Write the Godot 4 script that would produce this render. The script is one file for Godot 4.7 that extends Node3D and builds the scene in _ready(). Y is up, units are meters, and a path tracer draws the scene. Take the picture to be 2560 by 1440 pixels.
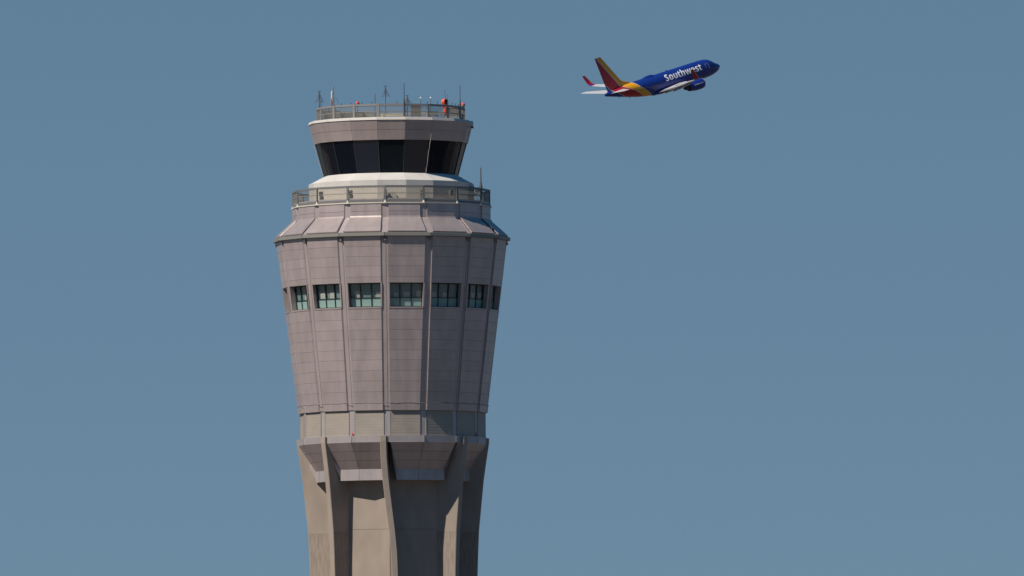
extends Node3D
# An airport control tower seen from far off through a long lens, with an airliner climbing out behind it.
# The tower is drawn from an elevation: R = distance from its axis and y = row, both in drawing units of 1/33 m (rows run downwards, row 720 is 92 m above the ground).

const U := 1.0 / 33.0
var names := {}
var M := {}
var rng := RandomNumberGenerator.new()

func _ready():
	rng.seed = 7
	var cam := Camera3D.new()
	cam.name = "camera"
	cam.position = Vector3(9.1, 46.4, 900)
	cam.rotation_degrees = Vector3(2.8957, 0, -0.42)
	cam.fov = 2.7737
	cam.near = 1.0
	cam.far = 9000
	add_child(cam)
	cam.current = true
	var we := WorldEnvironment.new()
	var env := Environment.new()
	var sky := Sky.new()
	var sm := ProceduralSkyMaterial.new()
	sm.sky_horizon_color = lin(.170, .272, .366)
	sm.sky_top_color = lin(.004, .096, .238)
	sm.sky_curve = 0.12
	sm.ground_horizon_color = lin(.15, .23, .30)
	sm.ground_bottom_color = lin(.15, .15, .15)
	sm.sun_angle_max = 3.0
	sky.sky_material = sm
	env.background_mode = Environment.BG_SKY
	env.sky = sky
	env.tonemap_mode = Environment.TONE_MAPPER_LINEAR
	env.tonemap_exposure = 1.0
	env.sdfgi_enabled = true
	env.ssao_enabled = true
	env.ssil_enabled = true
	we.environment = env
	add_child(we)
	var sun := DirectionalLight3D.new()
	sun.name = "sun"
	var az := deg_to_rad(-54.0)
	var el := deg_to_rad(46.0)
	var to_sun := Vector3(sin(az) * cos(el), sin(el), cos(az) * cos(el))
	sun.look_at_from_position(to_sun * 100.0, Vector3.ZERO, Vector3.UP)
	sun.light_energy = 1.6
	sun.light_color = Color(1.0, 0.96, 0.90)
	sun.light_angular_distance = 0.5
	sun.shadow_enabled = true
	add_child(sun)
	materials()
	ground()
	tower()
	roof_equipment()
	deck_equipment()
	airplane()

# ---------------------------------------------------------------- helpers
func lin(r: float, g: float, b: float) -> Color:
	return Color(r, g, b).linear_to_srgb()

func numbered(called: String) -> String:
	if not names.has(called):
		names[called] = 0
		return called
	names[called] += 1
	return "%s_%03d" % [called, names[called]]

func tag(o: Node, label: String, category: String, group := ""):
	o.set_meta("label", label)
	o.set_meta("category", category)
	if group != "":
		o.set_meta("group", group)
	return o

func thing(called: String, at: Vector3, label: String, category: String, group := "") -> Node3D:
	var o := Node3D.new()
	o.name = numbered(called)
	o.position = at
	add_child(o, true)
	tag(o, label, category, group)
	return o

func begin() -> SurfaceTool:
	var st := SurfaceTool.new()
	st.begin(Mesh.PRIMITIVE_TRIANGLES)
	return st

func put(called: String, mesh: Mesh, m: Material, parent: Node, turn := 0.0) -> MeshInstance3D:
	var o := MeshInstance3D.new()
	o.name = numbered(called) if parent == self else called
	o.mesh = mesh
	o.material_override = m
	o.rotation.y = deg_to_rad(turn)
	o.cast_shadow = GeometryInstance3D.SHADOW_CASTING_SETTING_ON
	parent.add_child(o, true)
	return o

func obj(called: String, st: SurfaceTool, m: Material, parent: Node, turn := 0.0) -> MeshInstance3D:
	return put(called, st.commit(), m, parent, turn)

func face(st: SurfaceTool, p: Array, out: Vector3):
	var n: Vector3 = (p[1] - p[0]).cross(p[2] - p[0])
	if n.length() < 1e-9 and p.size() > 3:
		n = (p[2] - p[0]).cross(p[3] - p[0])
	if n.dot(out) < 0.0:
		n = -n
	else:
		p = p.duplicate()
		p.reverse()
	n = n.normalized()
	for k in range(1, p.size() - 1):
		for v in [p[0], p[k], p[k + 1]]:
			st.set_normal(n)
			st.set_uv(Vector2(v.x, v.y))
			st.add_vertex(v)

func slab(st: SurfaceTool, outer: Array, inward: Vector3):
	# a plate: outer corners in order, given its thickness as a vector
	var inner := []
	var mid := Vector3.ZERO
	for p in outer:
		inner.append(p + inward)
		mid += (p + inward * 0.5) / outer.size()
	face(st, outer, -inward)
	face(st, inner, inward)
	for k in outer.size():
		var j: int = (k + 1) % outer.size()
		var c: Vector3 = (outer[k] + outer[j] + inner[k] + inner[j]) / 4.0
		face(st, [outer[k], outer[j], inner[j], inner[k]], c - mid)

func wedge(st: SurfaceTool, outer: Array, inner: Array):
	# a plate between two four-cornered faces
	var mid := Vector3.ZERO
	var fo := Vector3.ZERO
	for k in 4:
		mid += (outer[k] + inner[k]) / 8.0
		fo += outer[k] / 4.0
	face(st, outer, fo - mid)
	face(st, inner, mid - fo)
	for k in 4:
		var j: int = (k + 1) % 4
		face(st, [outer[k], outer[j], inner[j], inner[k]], (outer[k] + outer[j] + inner[k] + inner[j]) / 4.0 - mid)

func box(st: SurfaceTool, c: Vector3, s: Vector3, b := Basis()):
	var x := b.x * s.x * 0.5
	var y := b.y * s.y * 0.5
	var z := b.z * s.z * 0.5
	slab(st, [c - x - y + z, c + x - y + z, c + x + y + z, c - x + y + z], -2.0 * z)

func bar(st: SurfaceTool, a: Vector3, b: Vector3, w: float, d: float, side := Vector3.ZERO):
	# a straight rectangular bar from a to b, w wide along "side"
	var dir := (b - a).normalized()
	var s := side
	if s == Vector3.ZERO:
		s = dir.cross(Vector3.UP)
		if s.length() < 0.1:
			s = Vector3.RIGHT
	s = (s - dir * s.dot(dir)).normalized()
	var n := dir.cross(s)
	box(st, (a + b) * 0.5, Vector3(w, (b - a).length(), d), Basis(s, dir, n))

func loft(st: SurfaceTool, rows: Array, caps := true, uv = null, col = null, closed := true):
	# rings of equal point counts, smooth normals that point away from each ring's middle
	var n: int = rows[0].size()
	var mids := []
	for r in rows:
		var c := Vector3.ZERO
		for p in r:
			c += p / n
		mids.append(c)
	var norm := []
	for i in rows.size():
		var line := []
		for j in n:
			var ja: int = (j + n - 1) % n if closed else maxi(j - 1, 0)
			var jb: int = (j + 1) % n if closed else mini(j + 1, n - 1)
			var along: Vector3 = rows[mini(i + 1, rows.size() - 1)][j] - rows[maxi(i - 1, 0)][j]
			var v: Vector3 = along.cross(rows[i][jb] - rows[i][ja])
			if v.length() < 1e-10:
				v = rows[i][j] - mids[i]
			if v.length() < 1e-10:
				v = mids[i] - mids[clampi(1 if i == 0 else i - 1, 0, rows.size() - 1)]
			if v.dot(rows[i][j] - mids[i]) < 0.0:
				v = -v
			line.append(v.normalized())
		norm.append(line)
	for i in rows.size() - 1:
		for j in (n if closed else n - 1):
			var k: int = (j + 1) % n
			var q := [[i, j], [i, k], [i + 1, k], [i + 1, j]]
			var a: Vector3 = rows[i][j]
			var nn: Vector3 = (rows[i][k] - a).cross(rows[i + 1][k] - a) + (rows[i + 1][k] - a).cross(rows[i + 1][j] - a)
			if nn.dot(norm[i][j] + norm[i + 1][k]) > 0.0:
				q.reverse()
			for t in [0, 1, 2, 0, 2, 3]:
				var v: Vector3 = rows[q[t][0]][q[t][1]]
				st.set_normal(norm[q[t][0]][q[t][1]])
				st.set_uv(uv.call(v) if uv else Vector2(v.x, v.y))
				if col:
					st.set_color(col.call(q[t][0], q[t][1]))
				st.add_vertex(v)
	if caps and closed:
		for i in [0, rows.size() - 1]:
			var out: Vector3 = mids[i] - mids[1 if i == 0 else i - 1]
			for j in n:
				var tri := [mids[i], rows[i][j], rows[i][(j + 1) % n]]
				var nn: Vector3 = (tri[1] - tri[0]).cross(tri[2] - tri[0])
				if nn.length() < 1e-9:
					continue
				if nn.dot(out) > 0.0:
					tri.reverse()
				for v in tri:
					st.set_normal(out.normalized())
					st.set_uv(uv.call(v) if uv else Vector2(v.x, v.y))
					if col:
						st.set_color(col.call(i, j))
					st.add_vertex(v)

func ring(c: Vector3, axis: Vector3, r: float, n: int) -> Array:
	var a := axis.normalized()
	var s := a.cross(Vector3.UP)
	if s.length() < 0.1:
		s = Vector3.RIGHT
	s = s.normalized()
	var t := a.cross(s)
	var out := []
	for k in n:
		var f := TAU * k / n
		out.append(c + (s * cos(f) + t * sin(f)) * r)
	return out

func tube(st: SurfaceTool, pts: Array, r: float, n := 6, r1 := -1.0):
	var rows := []
	for i in pts.size():
		var d: Vector3 = pts[mini(i + 1, pts.size() - 1)] - pts[maxi(i - 1, 0)]
		rows.append(ring(pts[i], d, r if r1 < 0.0 else lerpf(r, r1, float(i) / (pts.size() - 1)), n))
	loft(st, rows)

func lathe(st: SurfaceTool, base: Vector3, axis: Vector3, prof: Array, n := 16):
	# prof: [distance along the axis, radius]
	var rows := []
	for p in prof:
		rows.append(ring(base + axis.normalized() * p[0], axis, maxf(p[1], 0.0005), n))
	loft(st, rows)

# ---------------------------------------------------------------- materials
func noise_tex(freq: float, seed_: int, lo: float, size := 256, octaves := 4) -> NoiseTexture2D:
	var f := FastNoiseLite.new()
	f.noise_type = FastNoiseLite.TYPE_SIMPLEX_SMOOTH
	f.seed = seed_
	f.frequency = freq
	f.fractal_octaves = octaves
	var t := NoiseTexture2D.new()
	t.noise = f
	t.width = size
	t.height = size
	t.seamless = true
	var g := Gradient.new()
	g.set_color(0, Color(lo, lo, lo))
	g.set_color(1, Color(1, 1, 1))
	t.color_ramp = g
	return t

func mat(r: float, g: float, b: float, rough := 0.7, metal := 0.0) -> StandardMaterial3D:
	var m := StandardMaterial3D.new()
	m.albedo_color = lin(r, g, b)
	m.roughness = rough
	m.metallic = metal
	return m

func weathered(m: StandardMaterial3D, t: Texture2D, scale: Vector3) -> StandardMaterial3D:
	m.albedo_texture = t
	m.uv1_triplanar = true
	m.uv1_world_triplanar = true
	m.uv1_scale = scale
	return m

func materials():
	var soft := noise_tex(0.012, 3, 0.88)
	var stain := noise_tex(0.03, 17, 0.87)
	var streak := noise_tex(0.02, 9, 0.86)
	var ribs := noise_tex(0.035, 21, 0.74, 256, 5)
	M.panel = []
	for k in 4:
		var f: float = [1.0, 0.965, 1.03, 0.985][k]
		M.panel.append(weathered(mat(.535 * f, .445 * f, .442 * f, 0.42, 0.40), streak, Vector3(.22, .05, .22)))
	M.slope = []
	for k in 4:
		var f: float = [1.0, 0.975, 1.02, 0.99][k]
		M.slope.append(weathered(mat(.415 * f, .35 * f, .345 * f, 0.45, 0.24), streak, Vector3(.22, .05, .22)))
	M.wall = weathered(mat(.50, .425, .422, 0.45, 0.35), streak, Vector3(.2, .05, .2))
	M.skirt = weathered(mat(.46, .41, .415, 0.45, 0.3), streak, Vector3(.2, .06, .2))
	M.louver = weathered(mat(.355, .312, .272, 0.6), soft, Vector3(.15, .15, .15))
	M.concrete = weathered(mat(.355, .295, .252, 0.88), stain, Vector3(.10, .035, .10))
	M.rough_concrete = weathered(mat(.385, .318, .268, 0.9), ribs, Vector3(1.1, .07, 1.1))
	M.white = weathered(mat(.655, .63, .605, 0.75), soft, Vector3(.1, .1, .1))
	M.cream = weathered(mat(.56, .51, .45, 0.7), soft, Vector3(.1, .1, .1))
	M.coping = mat(.50, .475, .45, 0.65)
	M.gutter = mat(.20, .195, .18, 0.5)
	M.rail = mat(.15, .153, .157, 0.5)
	M.rail_light = mat(.22, .21, .205, 0.55)
	M.wire = mat(.23, .22, .21, 0.6)
	M.foot = mat(.55, .51, .44, 0.5)
	M.deck = mat(.42, .36, .26, 0.8)
	M.roof = mat(.40, .38, .34, 0.85)
	M.dark = mat(.03, .032, .035, 0.6)
	M.black = mat(.012, .013, .015, 0.5)
	M.cable = mat(.19, .17, .17, 0.6)
	M.cable_light = mat(.42, .40, .38, 0.5)
	M.steel = mat(.10, .105, .115, 0.5, 0.2)
	M.grey = mat(.22, .22, .21, 0.6)
	M.equip = mat(.12, .115, .105, 0.65)
	M.pale = mat(.6, .6, .6, 0.45)
	M.yellowish = mat(.62, .55, .36, 0.5)
	M.red = mat(.78, .05, .05, 0.35)
	M.orange = mat(.85, .13, .06, 0.45)
	M.frame = mat(.018, .026, .028, 0.35)
	M.spandrel = mat(.235, .36, .34, 0.25)
	M.blind = mat(.72, .74, .66, 0.8)
	M.cloth = mat(.26, .42, .43, 0.8)
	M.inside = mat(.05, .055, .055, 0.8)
	M.shade = mat(.20, .225, .30, 0.6)
	M.column = mat(.52, .44, .38, 0.6)
	M.glass = mat(.03, .06, .063, 0.05)
	M.glass.transparency = BaseMaterial3D.TRANSPARENCY_ALPHA
	M.glass.albedo_color.a = 0.14
	M.cab_glass = mat(.006, .009, .018, 0.04)
	M.cab_glass.transparency = BaseMaterial3D.TRANSPARENCY_ALPHA
	M.cab_glass.albedo_color.a = 0.6
	M.cab_glass.metallic_specular = 0.25
	M.cab_glass_film = M.cab_glass.duplicate()
	M.cab_glass_film.albedo_color = lin(.010, .0145, .030)
	M.cab_glass_film.albedo_color.a = 0.8
	M.cab_glass_film.metallic_specular = 0.7
	M.cab_glass_film.metallic = 0.06
	M.cab_glass_green = M.cab_glass.duplicate()
	M.cab_glass_green.albedo_color = lin(.009, .013, .018)
	M.cab_glass_green.albedo_color.a = 0.75
	M.cab_glass_clear = M.cab_glass.duplicate()
	M.cab_glass_clear.albedo_color.a = 0.3
	M.silver = mat(.62, .62, .63, 0.3, 0.3)
	M.wing = mat(.43, .43, .45, 0.5)
	M.wing_grey = mat(.33, .34, .36, 0.4)
	M.blue = mat(.009, .028, .205, 0.3)
	M.letters = mat(.78, .78, .78, 0.35)
	M.exhaust = mat(.05, .05, .055, 0.5, 0.4)

# ---------------------------------------------------------------- the setting
func ground():
	var st := begin()
	face(st, [Vector3(-6000, 0, -6000), Vector3(6000, 0, -6000), Vector3(6000, 0, 6000), Vector3(-6000, 0, 6000)], Vector3.UP)
	var o := obj("ground", st, weathered(mat(.135, .12, .104, 0.95), noise_tex(0.02, 5, 0.7), Vector3(.004, .004, .004)), self)
	o.set_meta("kind", "structure")

# ---------------------------------------------------------------- the tower
func el(y: float) -> float:      # slope of the line of sight at a row
	return (45.6 + (720.0 - y) * U) / 901.0

func lv(y: float) -> float:      # height above the ground
	return 92.0 + (720.0 - y) * U

func fr(y: float, r: float) -> float:   # row on the axis of a mark seen at row y on the near face, r in front of the axis
	return y + r * el(y)

func pol(r: float, deg: float, h: float) -> Vector3:
	var a := deg_to_rad(deg)
	return Vector3(sin(a) * r * U, h, cos(a) * r * U)

func drum_a(y: float) -> float:  # distance from the axis to a face of the drum
	return 283.5 - (y - 614.0) * 50.3 / 419.5

const T16 := 0.19891             # tan 11.25 degrees
const OFF16 := 8.35              # first face to the right of the middle, 16 sides
const OFF18 := 1.0               # the face in the middle, 18 sides
const GROOVE := 8.5

func plate(y0: float, a0: float, y1: float, a1: float, l0: float, l1: float, r0: float, r1: float, d: float, bev := 0.0) -> ArrayMesh:
	# one cladding plate on the face that looks to +z, upper edge y0, lower edge y1; l and r run along the face
	var st := begin()
	wedge(st, [Vector3(l0 * U, lv(y0), a0 * U), Vector3((r0 - bev) * U, lv(y0), a0 * U), Vector3((r1 - bev) * U, lv(y1), a1 * U), Vector3(l1 * U, lv(y1), a1 * U)],
		[Vector3(l0 * U, lv(y0), (a0 - d) * U), Vector3(r0 * U, lv(y0), (a0 - d) * U), Vector3(r1 * U, lv(y1), (a1 - d) * U), Vector3(l1 * U, lv(y1), (a1 - d) * U)])
	return st.commit()

func poly_band(st: SurfaceTool, dirs: Array, r0: float, y0: float, r1: float, y1: float):
	# a ring of flat faces between two levels; dirs are the corner angles
	for k in dirs.size():
		var a: float = dirs[k]
		var b: float = dirs[(k + 1) % dirs.size()]
		if b < a:
			b += 360.0
		var m := pol(1.0, (a + b) / 2.0, 0).normalized()
		var up := Vector3(0, (r1 - r0) * 0.0 + 0.001, 0)
		var outward := (m.normalized() + up) if absf(y1 - y0) > 0.01 else (Vector3.UP if r1 > r0 else Vector3.DOWN)
		if absf(y1 - y0) > 0.01:
			outward = Vector3(m.x, 0, m.z).normalized() * (y1 - y0) + Vector3.UP * (r1 - r0)
			if y1 < y0:
				outward = -outward
		face(st, [pol(r0, a, lv(y0)), pol(r0, b, lv(y0)), pol(r1, b, lv(y1)), pol(r1, a, lv(y1))], outward)

func corners(first: float, n: int) -> Array:
	var out := []
	for k in n:
		out.append(first + 360.0 * k / n)
	return out

func split_corners(a: float, half: float) -> Array:
	# 32 corners of a 16-sided wall with its corners cut off flat: a = distance of the faces, half = half width of each face
	var out := []
	var d := rad_to_deg(atan2(half, a))
	for k in 16:
		out.append(OFF16 + 22.5 * k - d)
		out.append(OFF16 + 22.5 * k + d)
	return out

func groove_wall(st: SurfaceTool, rows: Array, d: float, skip_face := false):
	# the wall behind the plates, corners cut flat; rows: [y, distance of the plate face]
	for i in rows.size() - 1:
		var pa := []
		for e in [i, i + 1]:
			var a: float = rows[e][1] - d
			var w: float = rows[e][1] * T16 - GROOVE
			var line := []
			for k in 16:
				for s in [-1.0, 1.0]:
					var ang := deg_to_rad(OFF16 + 22.5 * k)
					var n := Vector3(sin(ang), 0, cos(ang))
					var t := Vector3(cos(ang), 0, -sin(ang))
					line.append((n * a + t * w * s) * U + Vector3.UP * lv(rows[e][0]))
			pa.append(line)
		for k in 32:
			if skip_face and k % 2 == 0:
				continue
			var j := (k + 1) % 32
			var c: Vector3 = pa[0][k] + pa[0][j]
			face(st, [pa[0][k], pa[0][j], pa[1][j], pa[1][k]], Vector3(c.x, 0.01, c.z) if rows[i + 1][0] - rows[i][0] > 0.5 else Vector3.UP)

func tower():
	var t := thing("control_tower", Vector3.ZERO, "tall air traffic control tower with pinkish grey cladding and a dark glass cab", "control tower")
	drum(t)
	eave_and_parapet(t)
	lower_railing(t)
	cab(t)
	roof_railing(t)
	louver_ring(t)
	skirt(t)
	shaft(t)

func drum(t: Node3D):
	var d := 3.2
	var wall := begin()
	var win_top := fr(706.4, drum_a(718))
	var win_bot := fr(767.0, drum_a(778))
	groove_wall(wall, [[604.0, drum_a(604)], [win_top, drum_a(win_top)]], d)
	groove_wall(wall, [[win_top, drum_a(win_top)], [win_bot, drum_a(win_bot)]], d, true)
	groove_wall(wall, [[win_bot, drum_a(win_bot)], [1034.0, drum_a(1034)]], d)
	poly_band(wall, corners(OFF16 - 11.25, 16), drum_a(1034) - 2.0, 1034.0, 215, 1034.2)
	var w := obj("drum_wall", wall, M.wall, t)
	var marks := [590.0, 615.6, 640.6, 664.5, 691.9, 706.4]
	var below := [767.0, 771.5, 798.7, 824.6, 849.0, 875.0, 900.0, 926.7, 953.0, 979.5, 1008.0, 1025.6]
	var n := 0
	for list in [marks, below]:
		for i in list.size() - 1:
			var y0: float = fr(list[i], drum_a(list[i] + 12.0))
			var y1: float = fr(list[i + 1], drum_a(list[i + 1] + 12.0)) - 0.42
			if i == list.size() - 2:
				y1 += 0.42
			var a0 := drum_a(y0)
			var a1 := drum_a(y1)
			var w0 := a0 * T16 - GROOVE
			var w1 := a1 * T16 - GROOVE
			var proud: float = 0.9 if (list == below and (i == 0 or i == list.size() - 2)) else 0.0
			var mesh := plate(y0, a0 + proud, y1, a1 + proud, -w0, -w1, w0, w1, d + proud - 0.15, 2.2)
			for k in 16:
				put("cladding_panel", mesh, M.panel[(n * 7 + k * 3 + (n * k) % 5) % 4], w, OFF16 + 22.5 * k)
			n += 1
	# the band of windows: jambs beside each opening, then the window set back in it
	var aw0 := drum_a(win_top)
	var aw1 := drum_a(win_bot)
	var h0 := aw0 * T16 - GROOVE
	var h1 := aw1 * T16 - GROOVE
	var o0 := h0 - 3.2
	var o1 := h1 - 3.2
	var jl := plate(win_top + 0.7, aw0, win_bot - 0.7, aw1, -h0, -h1, -o0, -o1, 15.0)
	var jr := plate(win_top + 0.7, aw0, win_bot - 0.7, aw1, o0, o1, h0, h1, 15.0)
	var dep := 15.0
	var head := begin()
	var sill := begin()
	slab(head, [Vector3(-h0 * U, lv(win_top), (aw0 - 0.8) * U), Vector3(h0 * U, lv(win_top), (aw0 - 0.8) * U), Vector3(h0 * U, lv(win_top), (aw0 - dep - 2) * U), Vector3(-h0 * U, lv(win_top), (aw0 - dep - 2) * U)], Vector3(0, 1.5 * U, 0))
	slab(sill, [Vector3(-h1 * U, lv(win_bot), (aw1 - 0.8) * U), Vector3(h1 * U, lv(win_bot), (aw1 - 0.8) * U), Vector3(h1 * U, lv(win_bot), (aw1 - dep - 2) * U), Vector3(-h1 * U, lv(win_bot), (aw1 - dep - 2) * U)], Vector3(0, -1.5 * U, 0))
	var head_mesh := head.commit()
	var sill_mesh := sill.commit()
	var g0 := aw0 - dep
	var g1 := aw1 - dep
	var at := func(fx: float, fy: float, back: float) -> Vector3:   # a point of the glass plane: fx -1..1 across, fy 0..1 down
		return Vector3(fx * lerpf(o0, o1, fy) * U, lerpf(lv(win_top), lv(win_bot), fy), (lerpf(g0, g1, fy) - back) * U)
	var fs := begin()
	for fx in [-0.985, -0.34, 0.34, 0.985]:
		var wd := 2.2 if absf(fx) > 0.9 else 1.8
		bar(fs, at.call(fx, 0.0, 0.0), at.call(fx, 1.0, 0.0), wd * U, 3.4 * U, Vector3.RIGHT)
	for fy in [0.025, 0.61, 0.98]:
		bar(fs, at.call(-1.0, fy, 0.3), at.call(1.0, fy, 0.3), 1.7 * U, 3.0 * U, Vector3.UP)
	var frame_mesh := fs.commit()
	var cols := [[-0.985, -0.34], [-0.34, 0.34], [0.34, 0.985]]
	var up_mesh := []
	var low_mesh := []
	for c in cols:
		var s1 := begin()
		slab(s1, [at.call(c[0], 0.03, 0.6), at.call(c[1], 0.03, 0.6), at.call(c[1], 0.61, 0.6), at.call(c[0], 0.61, 0.6)], Vector3(0, 0, -0.01))
		up_mesh.append(s1.commit())
		var s2 := begin()
		slab(s2, [at.call(c[0], 0.61, 0.5), at.call(c[1], 0.61, 0.5), at.call(c[1], 0.98, 0.5), at.call(c[0], 0.98, 0.5)], Vector3(0, 0, -0.02))
		low_mesh.append(s2.commit())
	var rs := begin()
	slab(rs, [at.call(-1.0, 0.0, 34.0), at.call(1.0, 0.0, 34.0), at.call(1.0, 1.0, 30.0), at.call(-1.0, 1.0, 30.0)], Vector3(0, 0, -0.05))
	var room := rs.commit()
	for k in 16:
		var ang := OFF16 + 22.5 * k
		put("window_jamb", jl, M.panel[1], w, ang)
		put("window_jamb", jr, M.panel[1], w, ang)
		put("window_head", head_mesh, M.wall, w, ang)
		put("window_sill", sill_mesh, M.wall, w, ang)
		var f := put("window", frame_mesh, M.frame, t, ang)
		for c in 3:
			put("pane", up_mesh[c], M.glass, f)
			put("lower_pane", low_mesh[c], M.spandrel, f)
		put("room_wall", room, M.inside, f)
		# blinds: their lower parts stand open by different amounts
		for c in 3:
			rng.seed = 100 + k * 3 + c
			var l: float = lerpf(cols[c][0], cols[c][1], rng.randf_range(0.30, 0.52))
			var r: float = cols[c][1] - 0.06
			var top := rng.randf_range(0.30, 0.42)
			if rng.randf() < 0.12:
				continue
			var bs := begin()
			slab(bs, [at.call(l, top, 2.4), at.call(r, top, 2.4), at.call(r, 0.60, 2.4), at.call(l, 0.60, 2.4)], Vector3(0, 0, -0.02))
			obj("blind", bs, M.blind, f)
		for c in 3:
			var cs := begin()
			slab(cs, [at.call(cols[c][0] + 0.03, 0.02, 3.6), at.call(cols[c][1] - 0.03, 0.02, 3.6), at.call(cols[c][1] - 0.03, 0.6, 3.6), at.call(cols[c][0] + 0.03, 0.6, 3.6)], Vector3(0, 0, -0.02))
			obj("shade_cloth", cs, M.cloth, f)
	# conductor cables that run down the grooves and round the foot of the drum
	for k in 16:
		var ang := OFF16 - 11.25 + 22.5 * k
		rng.seed = 500 + k
		var pts := []
		for i in 24:
			var y := lerpf(612.0, 1030.0, i / 23.0)
			var r := drum_a(y) / cos(deg_to_rad(11.25)) - 2.8 - GROOVE * 0.2
			pts.append(pol(r, ang + rng.randf_range(-0.12, 0.12) + 0.55, lv(y)))
		var cb := begin()
		tube(cb, pts, 0.012, 5)
		obj("cable", cb, M.cable_light if k == 1 or k == 12 else M.cable, t)
	var loop := begin()
	var lp := []
	rng.seed = 31
	for i in 161:
		var ang2 := 360.0 * (i % 160) / 160.0
		var loc := fposmod(ang2 - OFF16 + 11.25, 22.5) - 11.25
		var y := 1017.0 + sin(i * 1.1) * 0.9 + rng.randf_range(-0.5, 0.5)
		lp.append(pol((drum_a(y) + 1.2) / cos(deg_to_rad(loc)), ang2, lv(y)))
	tube(loop, lp, 0.016, 5)
	obj("cable", loop, M.cable, t)

func eave_and_parapet(t: Node3D):
	var c16 := corners(OFF16 - 11.25, 16)
	# gutter under the sloping roof
	var g0 := fr(580.5, 286)
	var g1 := fr(590.4, 288)
	for k in 16:
		var st := begin()
		var a: float = c16[k] + 0.12
		var b: float = c16[k] + 22.38
		var p := []
		for e in [[288.0, g0 - 1.0], [297.0, g0 + 0.6], [297.5, g1 - 1.5], [293.0, g1], [282.0, g1]]:
			p.append(e)
		for i in 5:
			var j := (i + 1) % 5
			var mid := pol((p[i][0] + p[j][0]) / 2.0, (a + b) / 2.0, lv((p[i][1] + p[j][1]) / 2.0)) - pol(290.0, (a + b) / 2.0, lv((g0 + g1) / 2.0))
			face(st, [pol(p[i][0], a, lv(p[i][1])), pol(p[i][0], b, lv(p[i][1])), pol(p[j][0], b, lv(p[j][1])), pol(p[j][0], a, lv(p[j][1]))], mid)
		for e in [a, b]:
			var cap := []
			for q in p:
				cap.append(pol(q[0], e, lv(q[1])))
			face(st, cap, pol(1, e + (90.0 if e == b else -90.0), 0))
		obj("gutter", st, M.gutter, t)
		var br := begin()
		var cpos := pol(286.5, c16[k] + 0.3, lv(g1 + 2.6))
		box(br, cpos, Vector3(0.42, 0.12, 0.16), Basis(Vector3.UP, deg_to_rad(c16[k])))
		box(br, cpos + Vector3(0, -0.12, 0) + pol(3, c16[k], 0), Vector3(0.09, 0.2, 0.12), Basis(Vector3.UP, deg_to_rad(c16[k])))
		obj("gutter_bracket", br, M.gutter, t)
	# the sloping roof: plates with grooves at the corners
	var top := 556.5
	var w := begin()
	groove_wall(w, [[509.0, 244.8], [top, 244.8], [g0, 287.0]], 2.7)
	var wall := obj("parapet_wall", w, M.wall, t)
	var yp := [fr(508.0, 245.0), fr(527.5, 245.0), top]
	for i in 2:
		var hw := 244.8 * T16 - GROOVE
		var mesh := plate(yp[i], 244.8, yp[i + 1] - 0.7, 244.8, -hw, -hw, hw, hw, 2.6, 1.8)
		for k in 16:
			put("parapet_panel", mesh, M.panel[(k * 3 + i) % 4], wall, OFF16 + 22.5 * k)
	# each slope plate has a rolled lower edge and a small upturn where it meets the parapet
	var prof := [[247.2, top - 4.0], [248.6, top - 0.2], [250.5, top + 1.6], [263.0, 569.5], [278.0, 583.0], [284.0, 589.2], [287.5, 592.6]]
	for k in 16:
		var st := begin()
		for i in prof.size() - 1:
			var a0: float = prof[i][0]
			var a1: float = prof[i + 1][0]
			var w0 := a0 * T16 - GROOVE
			var w1 := a1 * T16 - GROOVE
			var dn := Vector3(0, -2.5 * U, -1.1 * U)
			var q := [Vector3(-w0 * U, lv(prof[i][1]), a0 * U), Vector3(w0 * U, lv(prof[i][1]), a0 * U), Vector3(w1 * U, lv(prof[i + 1][1]), a1 * U), Vector3(-w1 * U, lv(prof[i + 1][1]), a1 * U)]
			var bv := Vector3(1.8 * U, 0, 0)
			wedge(st, [q[0], q[1] - bv, q[2] - bv, q[3]], [q[0] + dn, q[1] + dn, q[2] + dn, q[3] + dn])
		obj("roof_panel", st, M.slope[k % 4], wall, OFF16 + 22.5 * k)
	# deck and its thin pale edge
	var e := begin()
	var y := fr(506.0, 247.0)
	poly_band(e, c16, 251.5, y - 1.2, 251.5, y + 1.6)
	poly_band(e, c16, 230.0, y - 1.2, 251.5, y - 1.2)
	poly_band(e, c16, 251.5, y + 1.6, 240.0, y + 1.6)
	obj("deck_edge", e, M.foot, t)
	var f := begin()
	poly_band(f, c16, 20.0, y - 1.5, 231.0, y - 1.5)
	obj("deck_floor", f, M.deck, t)

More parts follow.
